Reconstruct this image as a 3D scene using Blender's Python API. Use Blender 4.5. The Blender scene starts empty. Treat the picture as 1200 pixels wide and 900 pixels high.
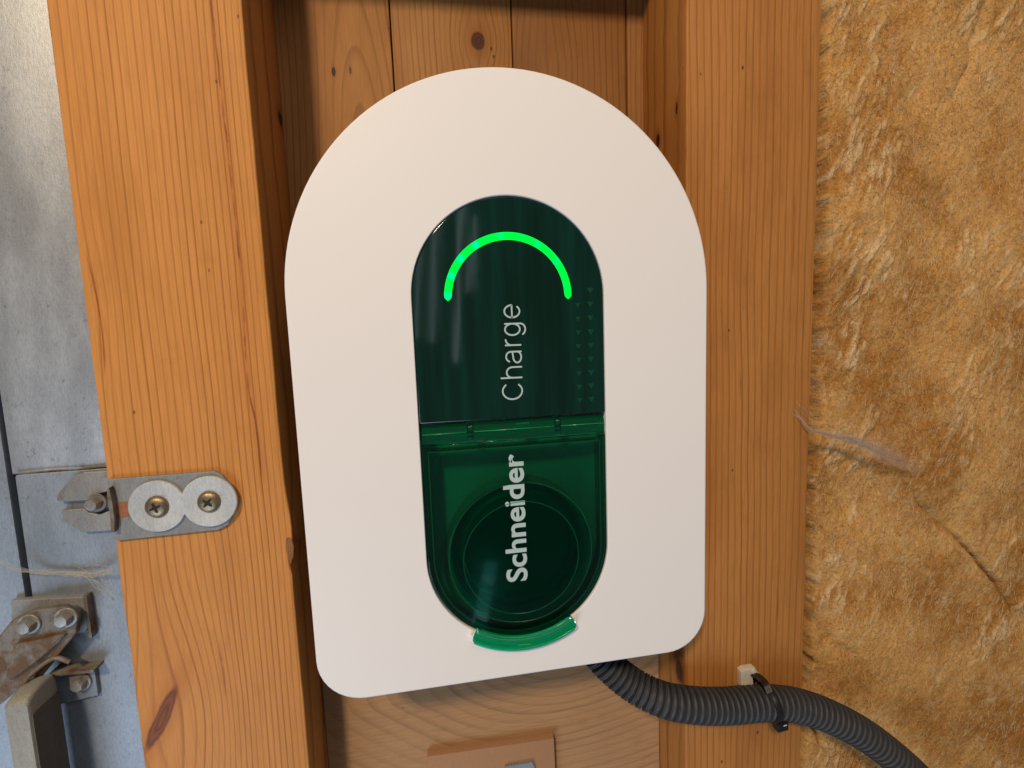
import bpy, bmesh, math, random
import numpy as np
from mathutils import Vector, Matrix, noise as mnoise
random.seed(7); np.random.seed(7)
PI = math.pi
scn = bpy.context.scene
COL = scn.collection

# ------------------------------------------------------------------ camera
cd = bpy.data.cameras.new('camera'); cam = bpy.data.objects.new('camera', cd); COL.objects.link(cam)
CR = Matrix(((0.98641897, 0.05298720, -0.15546697),
             (-0.16007946, 0.09823413, -0.98220396),
             (-0.03677207, 0.99375169, 0.10538217)))
CP = Vector((-0.04346236, -0.26711423, 0.20597629))
cam.matrix_world = Matrix.Translation(CP) @ CR.to_4x4()
cd.sensor_width = 36.0; cd.lens = 563.0697 / 1200 * 36
cd.clip_start = 0.005; cd.clip_end = 50
scn.camera = cam
scn.render.resolution_x = 1024; scn.render.resolution_y = 768

# ------------------------------------------------------------------ light
w = bpy.data.worlds.new('World'); scn.world = w; w.use_nodes = True
w.node_tree.nodes['Background'].inputs[0].default_value = (0.80, 0.86, 1.0, 1)
w.node_tree.nodes['Background'].inputs[1].default_value = 0.11
def area(name, loc, target, size, power, color, sy=None):
    l = bpy.data.lights.new(name, 'AREA'); l.energy = power; l.color = color
    l.shape = 'RECTANGLE'; l.size = size; l.size_y = sy or size
    o = bpy.data.objects.new(name, l); COL.objects.link(o); o.location = loc
    o.rotation_euler = (Vector(target) - Vector(loc)).to_track_quat('-Z', 'Y').to_euler()
    return o
area('ceiling_lamp', (-0.60, -1.25, 1.20), (-0.02, 0.03, 0.2), 0.15, 20.8, (1.0, 0.76, 0.49))
area('doorway_daylight', (-0.75, -1.0, -0.95), (-0.1, 0.03, 0.1), 0.8, 12.0, (0.68, 0.82, 1.0))
area('upper_fill', (0.30, -1.10, 1.50), (0.05, 0.03, 0.15), 0.7, 4.6, (1.0, 0.88, 0.74))  # unseen soft fill, placed clear of the panel's mirror reflection
area('lid_streak_light', (0.06, -1.05, -0.56), (0.05, 0.0, -0.40), 0.040, 0.030, (0.45, 0.85, 1.0), 0.22).rotation_euler.rotate_axis('Z', math.radians(-14))  # strip light added for the slanted reflection on the lid
for x_, z_, h_, e_ in ((-.075, .33, .26, .012), (-.035, .36, .34, .018), (.03, .34, .42, .028), (.07, .42, .20, .010)):   # strip lights added to put reflection streaks in the display panel
    area('panel_streak_light', (x_, -1.05, z_), (x_, 0.0, z_), .007, e_, (.75, .95, 1.0), h_).rotation_euler.rotate_axis('Z', math.radians(-5))

vs = scn.view_settings
vs.view_transform = 'Standard'; vs.look = 'None'; vs.exposure = 0.05; vs.gamma = 1.0; vs.use_curve_mapping = False
scn.render.engine = 'CYCLES'
scn.cycles.max_bounces = 12; scn.cycles.transparent_max_bounces = 24

# ------------------------------------------------------------------ helpers
def at(u, v, depth):
    """point on the plane y = depth that the photograph shows at (u, v) of 1200x900"""
    d = CR @ Vector(((u - 600) / 563.0697, -(v - 450) / 563.0697, -1.0))
    return CP + d * ((depth - CP.y) / d.y)

def tag(o, label=None, cat=None, group=None, kind=None):
    if label: o['label'] = label
    if cat: o['category'] = cat
    if group: o['group'] = group
    if kind: o['kind'] = kind
    return o

def empty(name, loc, label, cat, group=None, kind=None):
    o = bpy.data.objects.new(name, None); COL.objects.link(o); o.location = loc
    o.empty_display_size = 0.01
    return tag(o, label, cat, group, kind)

def wloc(o):
    v = Vector(o.location)
    while o.parent: o = o.parent; v += Vector(o.location)
    return v

def link_mesh(name, me, mat, parent=None, loc=None):
    """mesh data is in world coordinates; give it its own origin"""
    loc = Vector(loc) if loc is not None else (wloc(parent) if parent else Vector((0, 0, 0)))
    me.transform(Matrix.Translation(-loc))
    if mat:
        for m in (mat if isinstance(mat, (list, tuple)) else [mat]): me.materials.append(m)
    o = bpy.data.objects.new(name, me); COL.objects.link(o)
    if parent:
        o.parent = parent; o.location = loc - wloc(parent)
    else: o.location = loc
    return o

def from_bm(name, bm, mat, parent=None, loc=None, smooth=True, sharp=35):
    bmesh.ops.recalc_face_normals(bm, faces=bm.faces[:])
    me = bpy.data.meshes.new(name); bm.to_mesh(me); bm.free()
    if smooth:
        me.polygons.foreach_set('use_smooth', [True] * len(me.polygons))
        try: me.set_sharp_from_angle(angle=math.radians(sharp))
        except Exception: pass
    for p in me.polygons:
        if p.loop_total > 6: p.use_smooth = False
    return link_mesh(name, me, mat, parent, loc)

def arrays(name, V, F, mat, parent=None, loc=None, smooth=True):
    me = bpy.data.meshes.new(name)
    V = np.asarray(V, dtype=np.float32); F = np.asarray(F, dtype=np.int32)
    me.vertices.add(len(V)); me.vertices.foreach_set('co', V.ravel())
    n = F.shape[1]
    me.loops.add(F.size); me.loops.foreach_set('vertex_index', F.ravel())
    me.polygons.add(len(F))
    me.polygons.foreach_set('loop_start', np.arange(0, F.size, n, dtype=np.int32))
    me.polygons.foreach_set('use_smooth', np.full(len(F), smooth))
    me.update(calc_edges=True); me.validate()
    return link_mesh(name, me, mat, parent, loc)

def loft(bm, rings, cap0=True, cap1=True, closed=False):
    """rings: lists of points with equal count, joined one to the next"""
    R = [[bm.verts.new(p) for p in r] for r in rings]
    n = len(R[0])
    pairs = list(zip(R, R[1:])) + ([(R[-1], R[0])] if closed else [])
    for a, b in pairs:
        for i in range(n):
            bm.faces.new((a[i], a[(i + 1) % n], b[(i + 1) % n], b[i]))
    if not closed:
        if cap0: bm.faces.new(R[0][::-1])
        if cap1: bm.faces.new(R[-1])
    return R

def offset_poly(P, d):
    """move a closed (x,z) outline inwards by d; P counter-clockwise"""
    n = len(P); out = []
    for i in range(n):
        a = Vector(P[i - 1]); b = Vector(P[i]); c = Vector(P[(i + 1) % n])
        e1 = (b - a).normalized(); e2 = (c - b).normalized()
        n1 = Vector((-e1.y, e1.x)); n2 = Vector((-e2.y, e2.x))
        m = (n1 + n2)
        m = m / max(m.length_squared, 1e-9) * 2
        out.append(b + m * d)
    return out

def ccw(P):
    s = sum(P[i][0] * P[(i + 1) % len(P)][1] - P[(i + 1) % len(P)][0] * P[i][1] for i in range(len(P)))
    return list(P) if s > 0 else list(P)[::-1]

def slab(bm, P, y0, y1, bev=0.0005, segs=2, back_bev=False):
    """prism of outline P (x,z), front at y0, back at y1 > y0, front edge rounded"""
    P = ccw(P); rings = []
    if bev > 0:
        for k in range(segs + 1):
            t = k / segs * PI / 2
            q = offset_poly(P, bev * (1 - math.sin(t)))
            rings.append([(p[0], y0 + bev * (1 - math.cos(t)), p[1]) for p in q])
    else: rings.append([(p[0], y0, p[1]) for p in P])
    if back_bev:
        rings.append([(p[0], y1 - bev, p[1]) for p in P])
        rings.append([(p[0], y1, p[1]) for p in offset_poly(P, bev)])
    else:
        rings.append([(p[0], y1, p[1]) for p in P])
    loft(bm, rings)

def round_poly(P, r, segs=5):
    """round the corners of outline P by r (number or list)"""
    P = ccw(P); n = len(P); out = []
    for i in range(n):
        ri = r[i] if isinstance(r, (list, tuple)) else r
        a = Vector(P[i - 1]); b = Vector(P[i]); c = Vector(P[(i + 1) % n])
        if ri <= 0: out.append(b); continue
        u = (a - b); v = (c - b); lu, lv = u.length, v.length; u.normalize(); v.normalize()
        ang = u.angle(v); t = min(ri / math.tan(ang / 2), lu * .48, lv * .48)
        p0 = b + u * t; p1 = b + v * t
        for k in range(segs + 1):
            s = k / segs
            out.append(p0 * (1 - s) ** 2 + b * 2 * s * (1 - s) + p1 * s * s)
    return out

def circle(cx, cz, r, n=48): return [(cx + r * math.cos(2 * PI * i / n), cz + r * math.sin(2 * PI * i / n)) for i in range(n)]

def arch(hw, top, rc, n=64, m=10, inset=0.0):
    """half circle on a rectangle with rounded lower corners, counter-clockwise"""
    P = []; yc = top - hw; r = hw - inset
    for i in range(n + 1):
        a = PI * i / n; P.append((r * math.cos(a), yc + r * math.sin(a)))
    rr = rc - inset
    for i in range(m + 1):
        a = PI + PI / 2 * i / m; P.append((-hw + rc + rr * math.cos(a), rc + rr * math.sin(a)))
    for i in range(m + 1):
        a = 1.5 * PI + PI / 2 * i / m; P.append((hw - rc + rr * math.cos(a), rc + rr * math.sin(a)))
    return P

def capsule(hw, z0, z1, n=40, inset=0.0):
    r = hw - inset; P = []
    for i in range(n + 1):
        a = PI * i / n; P.append((r * math.cos(a), z1 + r * math.sin(a)))
    for i in range(n + 1):
        a = PI + PI * i / n; P.append((r * math.cos(a), z0 + r * math.sin(a)))
    return P

def half_capsule(hw, z0, zcut, n=48, inset=0.0, low=True):
    r = hw - inset
    if low:
        P = [(r * math.cos(PI + PI * i / n), z0 + r * math.sin(PI + PI * i / n)) for i in range(n + 1)]
        return P + [(r, zcut - inset), (-r, zcut - inset)]
    P = [(r * math.cos(PI * i / n), z0 + r * math.sin(PI * i / n)) for i in range(n + 1)]
    return P + [(-r, zcut + inset), (r, zcut + inset)]

def frame_at(path, i):
    a = path[max(i - 1, 0)]; b = path[min(i + 1, len(path) - 1)]
    t = (b - a).normalized(); ref = Vector((0, 1, 0)) if abs(t.y) < .9 else Vector((1, 0, 0))
    u = t.cross(ref).normalized(); v = t.cross(u).normalized()
    return t, u, v

def spline(pts, n):
    """Catmull-Rom through pts, resampled to n+1 equal steps"""
    pts = [Vector(p) for p in pts]; P = [pts[0] * 2 - pts[1]] + pts + [pts[-1] * 2 - pts[-2]]
    D = []
    for i in range(1, len(P) - 2):
        p0, p1, p2, p3 = P[i - 1:i + 3]
        for k in range(40):
            t = k / 40
            D.append(0.5 * ((2 * p1) + (p2 - p0) * t + (2 * p0 - 5 * p1 + 4 * p2 - p3) * t * t + (3 * p1 - p0 - 3 * p2 + p3) * t ** 3))
    D.append(pts[-1])
    L = [0]
    for a, b in zip(D, D[1:]): L.append(L[-1] + (b - a).length)
    out = []; j = 0
    for k in range(n + 1):
        s = L[-1] * k / n
        while j < len(L) - 2 and L[j + 1] < s: j += 1
        f = (s - L[j]) / max(L[j + 1] - L[j], 1e-9)
        out.append(D[j].lerp(D[j + 1], min(max(f, 0), 1)))
    return out, L[-1]

def tube_rings(path, rad, n=24):
    out = []
    for i, p in enumerate(path):
        t, u, v = frame_at(path, i); r = rad(i) if callable(rad) else rad
        out.append([p + (u * math.cos(2 * PI * k / n) + v * math.sin(2 * PI * k / n)) * r for k in range(n)])
    return out

def lathe(bm, c, prof, n=32, axis='y'):
    """prof: (radius, depth y) from the outside back to the centre front"""
    rings = [[(c[0] + r * math.cos(2 * PI * k / n), c[1] + y, c[2] + r * math.sin(2 * PI * k / n)) for k in range(n)] for r, y in prof]
    return loft(bm, rings)

# ------------------------------------------------------------------ node helper
class NT:
    def __init__(s, name):
        s.mat = bpy.data.materials.new(name); s.mat.use_nodes = True
        s.t = s.mat.node_tree; s.t.nodes.clear()
        s.out = s.t.nodes.new('ShaderNodeOutputMaterial')
    def new(s, ty, **kw):
        n = s.t.nodes.new(ty)
        for k, v in kw.items(): setattr(n, k, v)
        return n
    def put(s, sock, v):
        if isinstance(v, Val): v = v.s
        if hasattr(v, 'is_linked'): s.t.links.new(v, sock)
        else:
            try: sock.default_value = v
            except Exception: sock.default_value = (*v, 1.0)
    def m(s, op, *a, clamp=False):
        n = s.new('ShaderNodeMath', operation=op); n.use_clamp = clamp
        for i, x in enumerate(a): s.put(n.inputs[i], x)
        return Val(s, n.outputs[0])
    def coord(s, kind='Object'):
        tc = s.new('ShaderNodeTexCoord'); return tc.outputs[kind]
    def xyz(s, v):
        n = s.new('ShaderNodeSeparateXYZ'); s.put(n.inputs[0], v)
        return [Val(s, o) for o in n.outputs]
    def vec(s, x, y, z):
        n = s.new('ShaderNodeCombineXYZ')
        for i, q in enumerate((x, y, z)): s.put(n.inputs[i], q)
        return n.outputs[0]
    def noise(s, v, scale=1.0, detail=2.0, rough=0.5, dist=0.0, out=0):
        n = s.new('ShaderNodeTexNoise'); s.put(n.inputs['Vector'], v)
        n.inputs['Scale'].default_value = scale; n.inputs['Detail'].default_value = detail
        n.inputs['Roughness'].default_value = rough; n.inputs['Distortion'].default_value = dist
        r = n.outputs[out]
        return Val(s, r) if out == 0 else r
    def vor(s, v, scale=1.0, feature='F1', out='Distance', rnd=1.0):
        n = s.new('ShaderNodeTexVoronoi', feature=feature); s.put(n.inputs['Vector'], v)
        n.inputs['Scale'].default_value = scale; n.inputs['Randomness'].default_value = rnd
        return Val(s, n.outputs[out]) if out == 'Distance' else n.outputs[out]
    def ramp(s, f, stops, interp='LINEAR'):
        n = s.new('ShaderNodeValToRGB'); s.put(n.inputs[0], f); cr = n.color_ramp; cr.interpolation = interp
        while len(cr.elements) < len(stops): cr.elements.new(0.5)
        for e, (p, c) in zip(cr.elements, stops):
            e.position = p; e.color = (*c, 1) if isinstance(c, (tuple, list)) else (c, c, c, 1)
        return n.outputs[0]
    def mix(s, f, a, b, mode='MIX'):
        n = s.new('ShaderNodeMix', data_type='RGBA', blend_type=mode)
        s.put(n.inputs[0], f); s.put(n.inputs[6], a if not isinstance(a, tuple) else (*a, 1)); s.put(n.inputs[7], b if not isinstance(b, tuple) else (*b, 1))
        return n.outputs[2]
    def sm(s, x, a, b):
        n = s.new('ShaderNodeMapRange', interpolation_type='SMOOTHSTEP'); s.put(n.inputs[0], x)
        n.inputs[1].default_value = a; n.inputs[2].default_value = b
        return Val(s, n.outputs[0])
    def bump(s, h, strength=0.3, dist=0.001, normal=None):
        n = s.new('ShaderNodeBump'); s.put(n.inputs['Height'], h)
        n.inputs['Strength'].default_value = strength; n.inputs['Distance'].default_value = dist
        if normal is not None: s.put(n.inputs['Normal'], normal)
        return n.outputs[0]
    def bsdf(s, **kw):
        n = s.new('ShaderNodeBsdfPrincipled')
        for k, v in kw.items():
            k = {'color': 'Base Color', 'rough': 'Roughness', 'metal': 'Metallic', 'normal': 'Normal', 'coat': 'Coat Weight',
                 'coat_rough': 'Coat Roughness', 'spec': 'Specular IOR Level', 'sheen': 'Sheen Weight', 'sss': 'Subsurface Weight', 'alpha': 'Alpha',
                 'emit': 'Emission Color', 'emit_s': 'Emission Strength', 'ior': 'IOR'}[k]
            s.put(n.inputs[k], (*v, 1) if isinstance(v, tuple) and len(v) == 3 else v)
        s.t.links.new(n.outputs[0], s.out.inputs[0]); return n

class Val:
    def __init__(s, nt, sock): s.nt = nt; s.s = sock
    def __add__(a, b): return a.nt.m('ADD', a, b)
    __radd__ = __add__
    def __sub__(a, b): return a.nt.m('SUBTRACT', a, b)
    def __rsub__(a, b): return a.nt.m('SUBTRACT', b, a)
    def __mul__(a, b): return a.nt.m('MULTIPLY', a, b)
    __rmul__ = __mul__
    def __truediv__(a, b): return a.nt.m('DIVIDE', a, b)
    def __neg__(a): return a.nt.m('MULTIPLY', a, -1.0)

def gauss(nt, dx, dz, rx, rz):
    e = (dx * (1 / rx)); f = (dz * (1 / rz))
    return nt.m('EXPONENT', -(e * e + f * f))

def wood(name, light, dark, pitch, axis='z', wob=1.2, push=(), knots=(), streaks=(), specks=0.25, patch=0.3, seed=0.0, contrast=0.75,
         fibre=0.35, rough=0.62, quad=0.0, tilt=0.25, arcs=None, patchcol=None, late=0.62, sideknots=()):
    """Sawn softwood. coordinates are world metres; push: (x,z,rx,rz,k) bends the rings round a place;
    knots: (x,z,rx,rz,shear,dark) ; streaks: list of [(z,x)...] resin lines"""
    nt = NT(name); geo = nt.new('ShaderNodeNewGeometry')
    off = nt.coord('Object')
    X, Y, Z = nt.xyz(off)
    if axis == 'x': A, B = Z, X      # A across the grain, B along it
    else: A, B = X, Z
    low = nt.noise(nt.vec(A * 9.0 + seed, Y * 9.0, B * 3.2 + seed), 1.0, 2.0, .5)
    mid = nt.noise(nt.vec(A * 40.0 + seed, Y * 40.0, B * 11.0), 1.0, 2.0, .5)
    s = A + Y * tilt + (low - 0.5) * (0.010 * wob) + (mid - .5) * (0.0017 * wob)
    for (x, z, rx, rz, k) in push:
        dx = A - x; dz = B - z
        s = s - dx * gauss(nt, dx, dz, rx, rz) * k
    if arcs:
        cx, cz, kx, kz, mixr = arcs
        da = (A - cx) * kx; db = (B - cz) * kz
        rad = nt.m('SQRT', da * da + db * db + 1e-6)
        s = rad + (low - .5) * .012 * wob + (mid - .5) * .002
    u = s * (1.0 / pitch)
    if quad: u = u + (A + 0.3) * (A + 0.3) * quad
    fr = nt.m('FRACT', u); ring = nt.m('FLOOR', u)
    rv = nt.m('FRACT', nt.m('SINE', ring * 12.9898) * 43758.5)
    soft = nt.noise(nt.vec(A * 120.0, Y * 120.0, B * 18.0 + 3.0), 1.0, 2.0)
    line = nt.sm(fr, late, 0.93) * (1.0 - nt.sm(fr, 0.95, 1.0))
    line = line * (0.45 + rv * 0.65) * (0.65 + soft * 0.6)
    fine = nt.noise(nt.vec(A * 1500.0, Y * 1500.0, B * 45.0), 1.0, 3.0, .6)
    pores = nt.noise(nt.vec(A * 3200.0, Y * 3200.0, B * 380.0), 1.0, 2.0, .6)
    pat = nt.noise(nt.vec(A * 26.0 + 5 + seed, Y * 26.0, B * 7.0 + seed), 1.0, 4.0, .6)
    col = nt.mix(nt.m('MULTIPLY', line, contrast, clamp=True), light, dark)
    pc = patchcol or tuple(a * b for a, b in zip(light, (0.66, 0.55, 0.45)))
    col = nt.mix(nt.sm(pat, .42, .75) * patch, col, pc)
    col = nt.mix(nt.sm(fine, .35, .75) * fibre, col, tuple(.55 * a for a in light))
    col = nt.mix(nt.sm(fine, .62, .8) * (fibre * .5), col, tuple(min(1, 1.25 * a) for a in light))
    col = nt.mix(nt.sm(pores, .58, .75) * (fibre * .6), col, tuple(.5 * a for a in light))
    # slow blotches of handling dirt
    dirt = nt.noise(nt.vec(A * 70.0 + seed * 2, Y * 70.0, B * 40.0), 1.0, 5.0, .65)
    col = nt.mix(nt.sm(dirt, .55, .85) * .35, col, tuple(a * b for a, b in zip(light, (.5, .42, .36))))
    hk = None
    for (x, z, rx, rz, sh, dk) in knots:
        dx = A - x - (B - z) * sh; dz = B - z
        dx = dx + (dirt - .5) * rx * 1.1
        e = dx * (1 / rx); f = dz * (1 / rz)
        r = nt.m('SQRT', e * e + f * f)
        rr = nt.m('SINE', r * 14.0 + (dirt * 6.0)) * .5 + .5
        kc = nt.mix(rr * .5, tuple(d for d in dk), tuple(d * .35 for d in dk))
        m_ = 1.0 - nt.sm(r, 0.75, 1.12)
        halo = (1.0 - nt.sm(r, .9, 2.6)) * .38
        col = nt.mix(halo, col, tuple(a * b for a, b in zip(light, (.62, .45, .35))))
        col = nt.mix(m_, col, kc)
        hk = m_ if hk is None else hk + m_
    for (xf, y, z, ry, rz, dk) in sideknots:
        dy = Y - y + (dirt - .5) * ry; dz = B - z
        r = nt.m('SQRT', dy * dy * (1 / ry ** 2) + dz * dz * (1 / rz ** 2))
        m_ = (1.0 - nt.sm(r, .6, 1.15)) * (1.0 - nt.sm(nt.m('ABSOLUTE', A - xf), .0008, .0014))
        ho = (1.0 - nt.sm(r, 1.0, 2.6)) * (1.0 - nt.sm(nt.m('ABSOLUTE', A - xf), .0008, .0014)) * .45
        col = nt.mix(ho, col, tuple(a * b for a, b in zip(light, (.5, .38, .3)))); col = nt.mix(m_, col, dk)
    for pts, wd, amt in streaks:
        # piecewise linear centre x(z)
        n = nt.new('ShaderNodeFloatCurve'); zs = [p[0] for p in pts]; xs = [p[1] for p in pts]
        z0, z1, x0, x1 = min(zs), max(zs), min(xs) - .001, max(xs) + .001
        cv = n.mapping.curves[0]
        P = sorted([((z - z0) / (z1 - z0), (x - x0) / (x1 - x0)) for z, x in pts])
        cv.points[0].location = P[0]; cv.points[1].location = P[-1]
        for q in P[1:-1]: cv.points.new(*q)
        n.mapping.update()
        nt.put(n.inputs['Value'], (B - z0) * (1 / (z1 - z0)))
        cx = Val(nt, n.outputs[0]) * (x1 - x0) + x0
        d = nt.m('ABSOLUTE', A - cx + (dirt - .5) * wd * 2.2)
        wn = nt.noise(nt.vec(B * 60.0, A * 60.0, 0.3), 1.0, 3.0)
        body = (1.0 - nt.sm(d, wd * .2, wd)) * nt.sm(wn, .25, .6)
        ends = nt.sm(B, z0, z0 + .02) * (1.0 - nt.sm(B, z1 - .02, z1))
        glow = (1.0 - nt.sm(d, wd, wd * 4.5)) * .3
        col = nt.mix((glow) * ends * amt, col, tuple(a * b for a, b in zip(light, (.7, .45, .3))))
        col = nt.mix(body * ends * amt, col, (0.19, 0.045, 0.012))
    # small dark specks and holes
    sp = nt.vor(nt.vec(A * 55.0 + seed, Y * 55.0, B * 33.0), 1.0)
    rs = nt.noise(nt.vec(A * 20.0, Y * 20.0, B * 14.0), 1.0, 1.0)
    spm = (1.0 - nt.sm(sp, .03, .055)) * nt.sm(rs, .48, .55) * specks
    col = nt.mix(spm, col, (.05, .02, .008))
    h = 0.0 - line * .5 + (fine - .5) * .5 - spm + (pores - .5) * .3
    nrm = nt.bump(h, .35, .0006)
    nt.bsdf(color=col, rough=rough, normal=nrm, spec=.28)
    return nt.mat

def plain(name, color, rough=.5, metal=0.0, spec=.5, bumpy=0.0, bscale=3000.0, var=0.0, vscale=150.0, coat=0.0):
    nt = NT(name); c = nt.coord()
    kw = dict(color=color, rough=rough, metal=metal, spec=spec, coat=coat)
    n = nt.noise(c, vscale, 4.0, .6)
    if var: kw['color'] = nt.mix(nt.sm(n, .35, .7) * var, color, tuple(a * .6 for a in color))
    if bumpy: kw['normal'] = nt.bump(nt.noise(c, bscale, 3.0), bumpy, .0003)
    nt.bsdf(**kw); return nt.mat

def zinc(name, base=(.5, .51, .52), rust=0.0, metal=.55, rough=.5, seed=0.0, dirt=.5, rustcol=(.16, .09, .045)):
    nt = NT(name); X, Y, Z = nt.xyz(nt.coord()); v = nt.vec(X + seed, Y, Z)
    brush = nt.noise(nt.vec(X * 900.0, Y * 900.0, Z * 260.0), 1.0, 3.0, .65)
    grain = nt.noise(nt.vec(X * 1700.0, Y * 1700.0, Z * 900.0), 1.0, 2.0, .7)
    cloud = nt.noise(nt.vec(X * 42.0 + seed, Y * 38.0, Z * 13.0), 1.0, 6.0, .65)
    spot = nt.noise(nt.vec(X * 210.0 + seed, Y * 210.0, Z * 150.0), 1.0, 4.0, .7)
    scr = nt.noise(nt.vec(X * 60.0 + Z * 25.0, Y * 60.0, Z * 420.0), 1.0, 3.0, .6)
    col = nt.mix(nt.sm(cloud, .3, .7), tuple(a * .78 for a in base), tuple(min(1, a * 1.12) for a in base))
    col = nt.mix(nt.sm(brush, .42, .62) * .3, col, tuple(a * .55 for a in base))
    col = nt.mix(nt.sm(grain, .5, .72) * .35, col, tuple(min(1, a * 1.4) for a in base))
    col = nt.mix(nt.sm(spot, .60, .74) * dirt, col, (.13, .12, .105))
    col = nt.mix((1.0 - nt.sm(scr, .24, .32)) * .4, col, tuple(a * .4 for a in base))
    if rust:
        rn = nt.noise(nt.vec(X * 95.0 + seed, Y * 95.0, Z * 80.0), 1.0, 6.0, .7)
        col = nt.mix(nt.sm(rn, .62 - .3 * rust, .8 - .25 * rust) * min(1, rust * 1.4), col, rustcol)
    h = (brush - .5) * .5 + (spot - .5) * .7 + (grain - .5) * .5
    nt.bsdf(color=col, metal=metal, rough=nt.m('ADD', cloud * .22, rough - .1), normal=nt.bump(h, .4, .0004), spec=.4)
    return nt.mat

def clear_green(name, tint, rough=.04, ior=1.5, gl=1.0, hue=None):
    nt = NT(name)
    t = nt.new('ShaderNodeBsdfTransparent'); t.inputs[0].default_value = (*tint, 1)
    g = nt.new('ShaderNodeBsdfGlossy'); g.inputs[0].default_value = (gl, gl, gl, 1); g.inputs['Roughness'].default_value = rough
    fr = nt.new('ShaderNodeFresnel'); fr.inputs[0].default_value = ior
    mx = nt.new('ShaderNodeMixShader'); nt.t.links.new(fr.outputs[0], mx.inputs[0])
    if hue:     # a trace of scatter inside the moulding; on the lid's rings and line, painted edge light
        d = nt.new('ShaderNodeBsdfDiffuse'); d.inputs[0].default_value = (*hue[0], 1)
        m2 = nt.new('ShaderNodeMixShader'); m2.inputs[0].default_value = hue[1]
        nt.t.links.new(t.outputs[0], m2.inputs[1]); nt.t.links.new(d.outputs[0], m2.inputs[2]); src = m2.outputs[0]
    else: src = t.outputs[0]
    nt.t.links.new(src, mx.inputs[1]); nt.t.links.new(g.outputs[0], mx.inputs[2])
    nt.t.links.new(mx.outputs[0], nt.out.inputs[0]); return nt.mat

# ------------------------------------------------------------------ materials
ORANGE = (.56, .255, .088)
M_left = wood('pine_left', (.60, .258, .064), (.27, .085, .022), .0066, wob=1.1, quad=420.0, seed=1.3, contrast=.85, late=.66,
              push=[(-.2165, -.02, .030, .062, 1.15), (-.232, .232, .012, .030, .8), (-.190, .07, .02, .03, .25)],
              sideknots=[(-.1376, 0.0941, 0.3551, .0050, .0052, (.03, .014, .008))], knots=[(-.2195, -.020, .0048, .021, .50, (.22, .07, .025))],
              streaks=[([(.56, -.1545), (.40, -.153), (.3476, -.1523), (.3024, -.1512), (.265, -.1508), (.241, -.1508), (.182, -.1525), (.15, -.1500), (.11, -.1512)], .0009, .85),
                       ([(.262, -.2312), (.25, -.2275), (.225, -.2255), (.205, -.2258), (.185, -.2290)], .0007, .7),
                       ([(.150, -.2310), (.143, -.2255), (.135, -.2210), (.128, -.2165)], .0010, .6),
                       ([(-.02, -.1835), (-.005, -.1825), (.02, -.183), (.03, -.1832)], .0009, .55)],
              patch=.42, fibre=.42, specks=.6)
M_right = wood('pine_right', (.46, .193, .047), (.19, .064, .017), .0038, wob=1.15, seed=4.1, contrast=.7, patch=.55, fibre=.45, specks=.85, quad=-70.0,
               sideknots=[(0.1242, 0.0476, 0.3506, 0.0016, 0.0045, (0.04, 0.016, 0.008)), (0.1242, 0.075, 0.3404, 0.003, 0.0055, (0.03, 0.012, 0.006)), (0.1242, 0.0443, -0.0492, 0.0062, 0.0105, (0.09, 0.04, 0.022))],
               streaks=[([(.180, .1645), (.165, .1649), (.150, .1649)], .0005, .9), ([(.02, .1975), (-.01, .1976), (-.025, .1974)], .0005, .8),
                        ([(.30, .2030), (.26, .2034), (.235, .2032)], .0005, .7)])
def boardmat(i, knots=(), push=(), lt=(.32, .140, .038), dk=(.13, .046, .012), p=.0042, **k):
    return wood('back_board_%d' % i, lt, dk, p, seed=7.7 * i + 2.1, contrast=.6, patch=.75, fibre=.4, specks=.8, knots=knots, push=push, **k)
M_board = [boardmat(0, knots=[(-.102, .390, .0014, .0034, 0, (.05, .02, .01)), (-.0908, .3915, .0008, .0026, 0, (.14, .05, .02))],
                    push=[(-.102, .388, .012, .03, .8)], lt=(.40, .182, .052), arcs=(-.088, .16, 1.0, .09, 0)),
           boardmat(1, knots=[(-.0009, .4157, .0052, .0066, 0, (.10, .030, .014)), (.0088, .411, .0007, .0014, 0, (.08, .03, .012))], push=[(-.0009, .4157, .014, .018, .9)], lt=(.40, .185, .054)),
           boardmat(2, lt=(.30, .132, .036), push=[(.05, .40, .02, .03, .5)], p=.0050), boardmat(3, lt=(.34, .15, .043))]
M_nog = wood('grey_pine', (.43, .245, .118), (.235, .130, .064), .0072, axis='x', seed=3.3, arcs=(-.038, .042, 1.0, .55, 0), wob=2.4, patch=.5, fibre=.5, contrast=.62, specks=.4,
             patchcol=(.44, .245, .110), rough=.75, late=.45,
             streaks=[([(.100, -.158), (.106, -.1520), (.113, -.1490), (.118, -.1462), (.1245, -.1440)], .0007, .9)])
M_side = boardmat(9, lt=(.22, .095, .03))
M_zinc = zinc('galvanised_steel', base=(.43, .45, .47), metal=.55, rough=.50, dirt=.6)
M_zinc2 = zinc('galvanised_plate', base=(.27, .31, .36), metal=.45, rough=.52, seed=2.2, dirt=.65)
M_brk = zinc('weathered_bracket', base=(.27, .28, .28), metal=.3, rough=.6, seed=4.2, dirt=.75, rust=.18, rustcol=(.12, .10, .08))
M_fork = zinc('weathered_fork', base=(.30, .30, .29), metal=.4, rough=.5, seed=8.2, dirt=.7, rust=.25, rustcol=(.10, .085, .065))
M_rust = zinc('rusty_steel', base=(.22, .20, .175), metal=.35, rough=.6, seed=1.7, dirt=.6, rust=.75, rustcol=(.13, .070, .035))
M_wash = zinc('zinc_washer', base=(.50, .53, .55), metal=.08, rough=.6, seed=5.0, dirt=.12)
M_bolt = zinc('bolt_steel', base=(.34, .33, .31), metal=.6, rough=.42, seed=6.1, dirt=.6, rust=.3)
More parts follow.
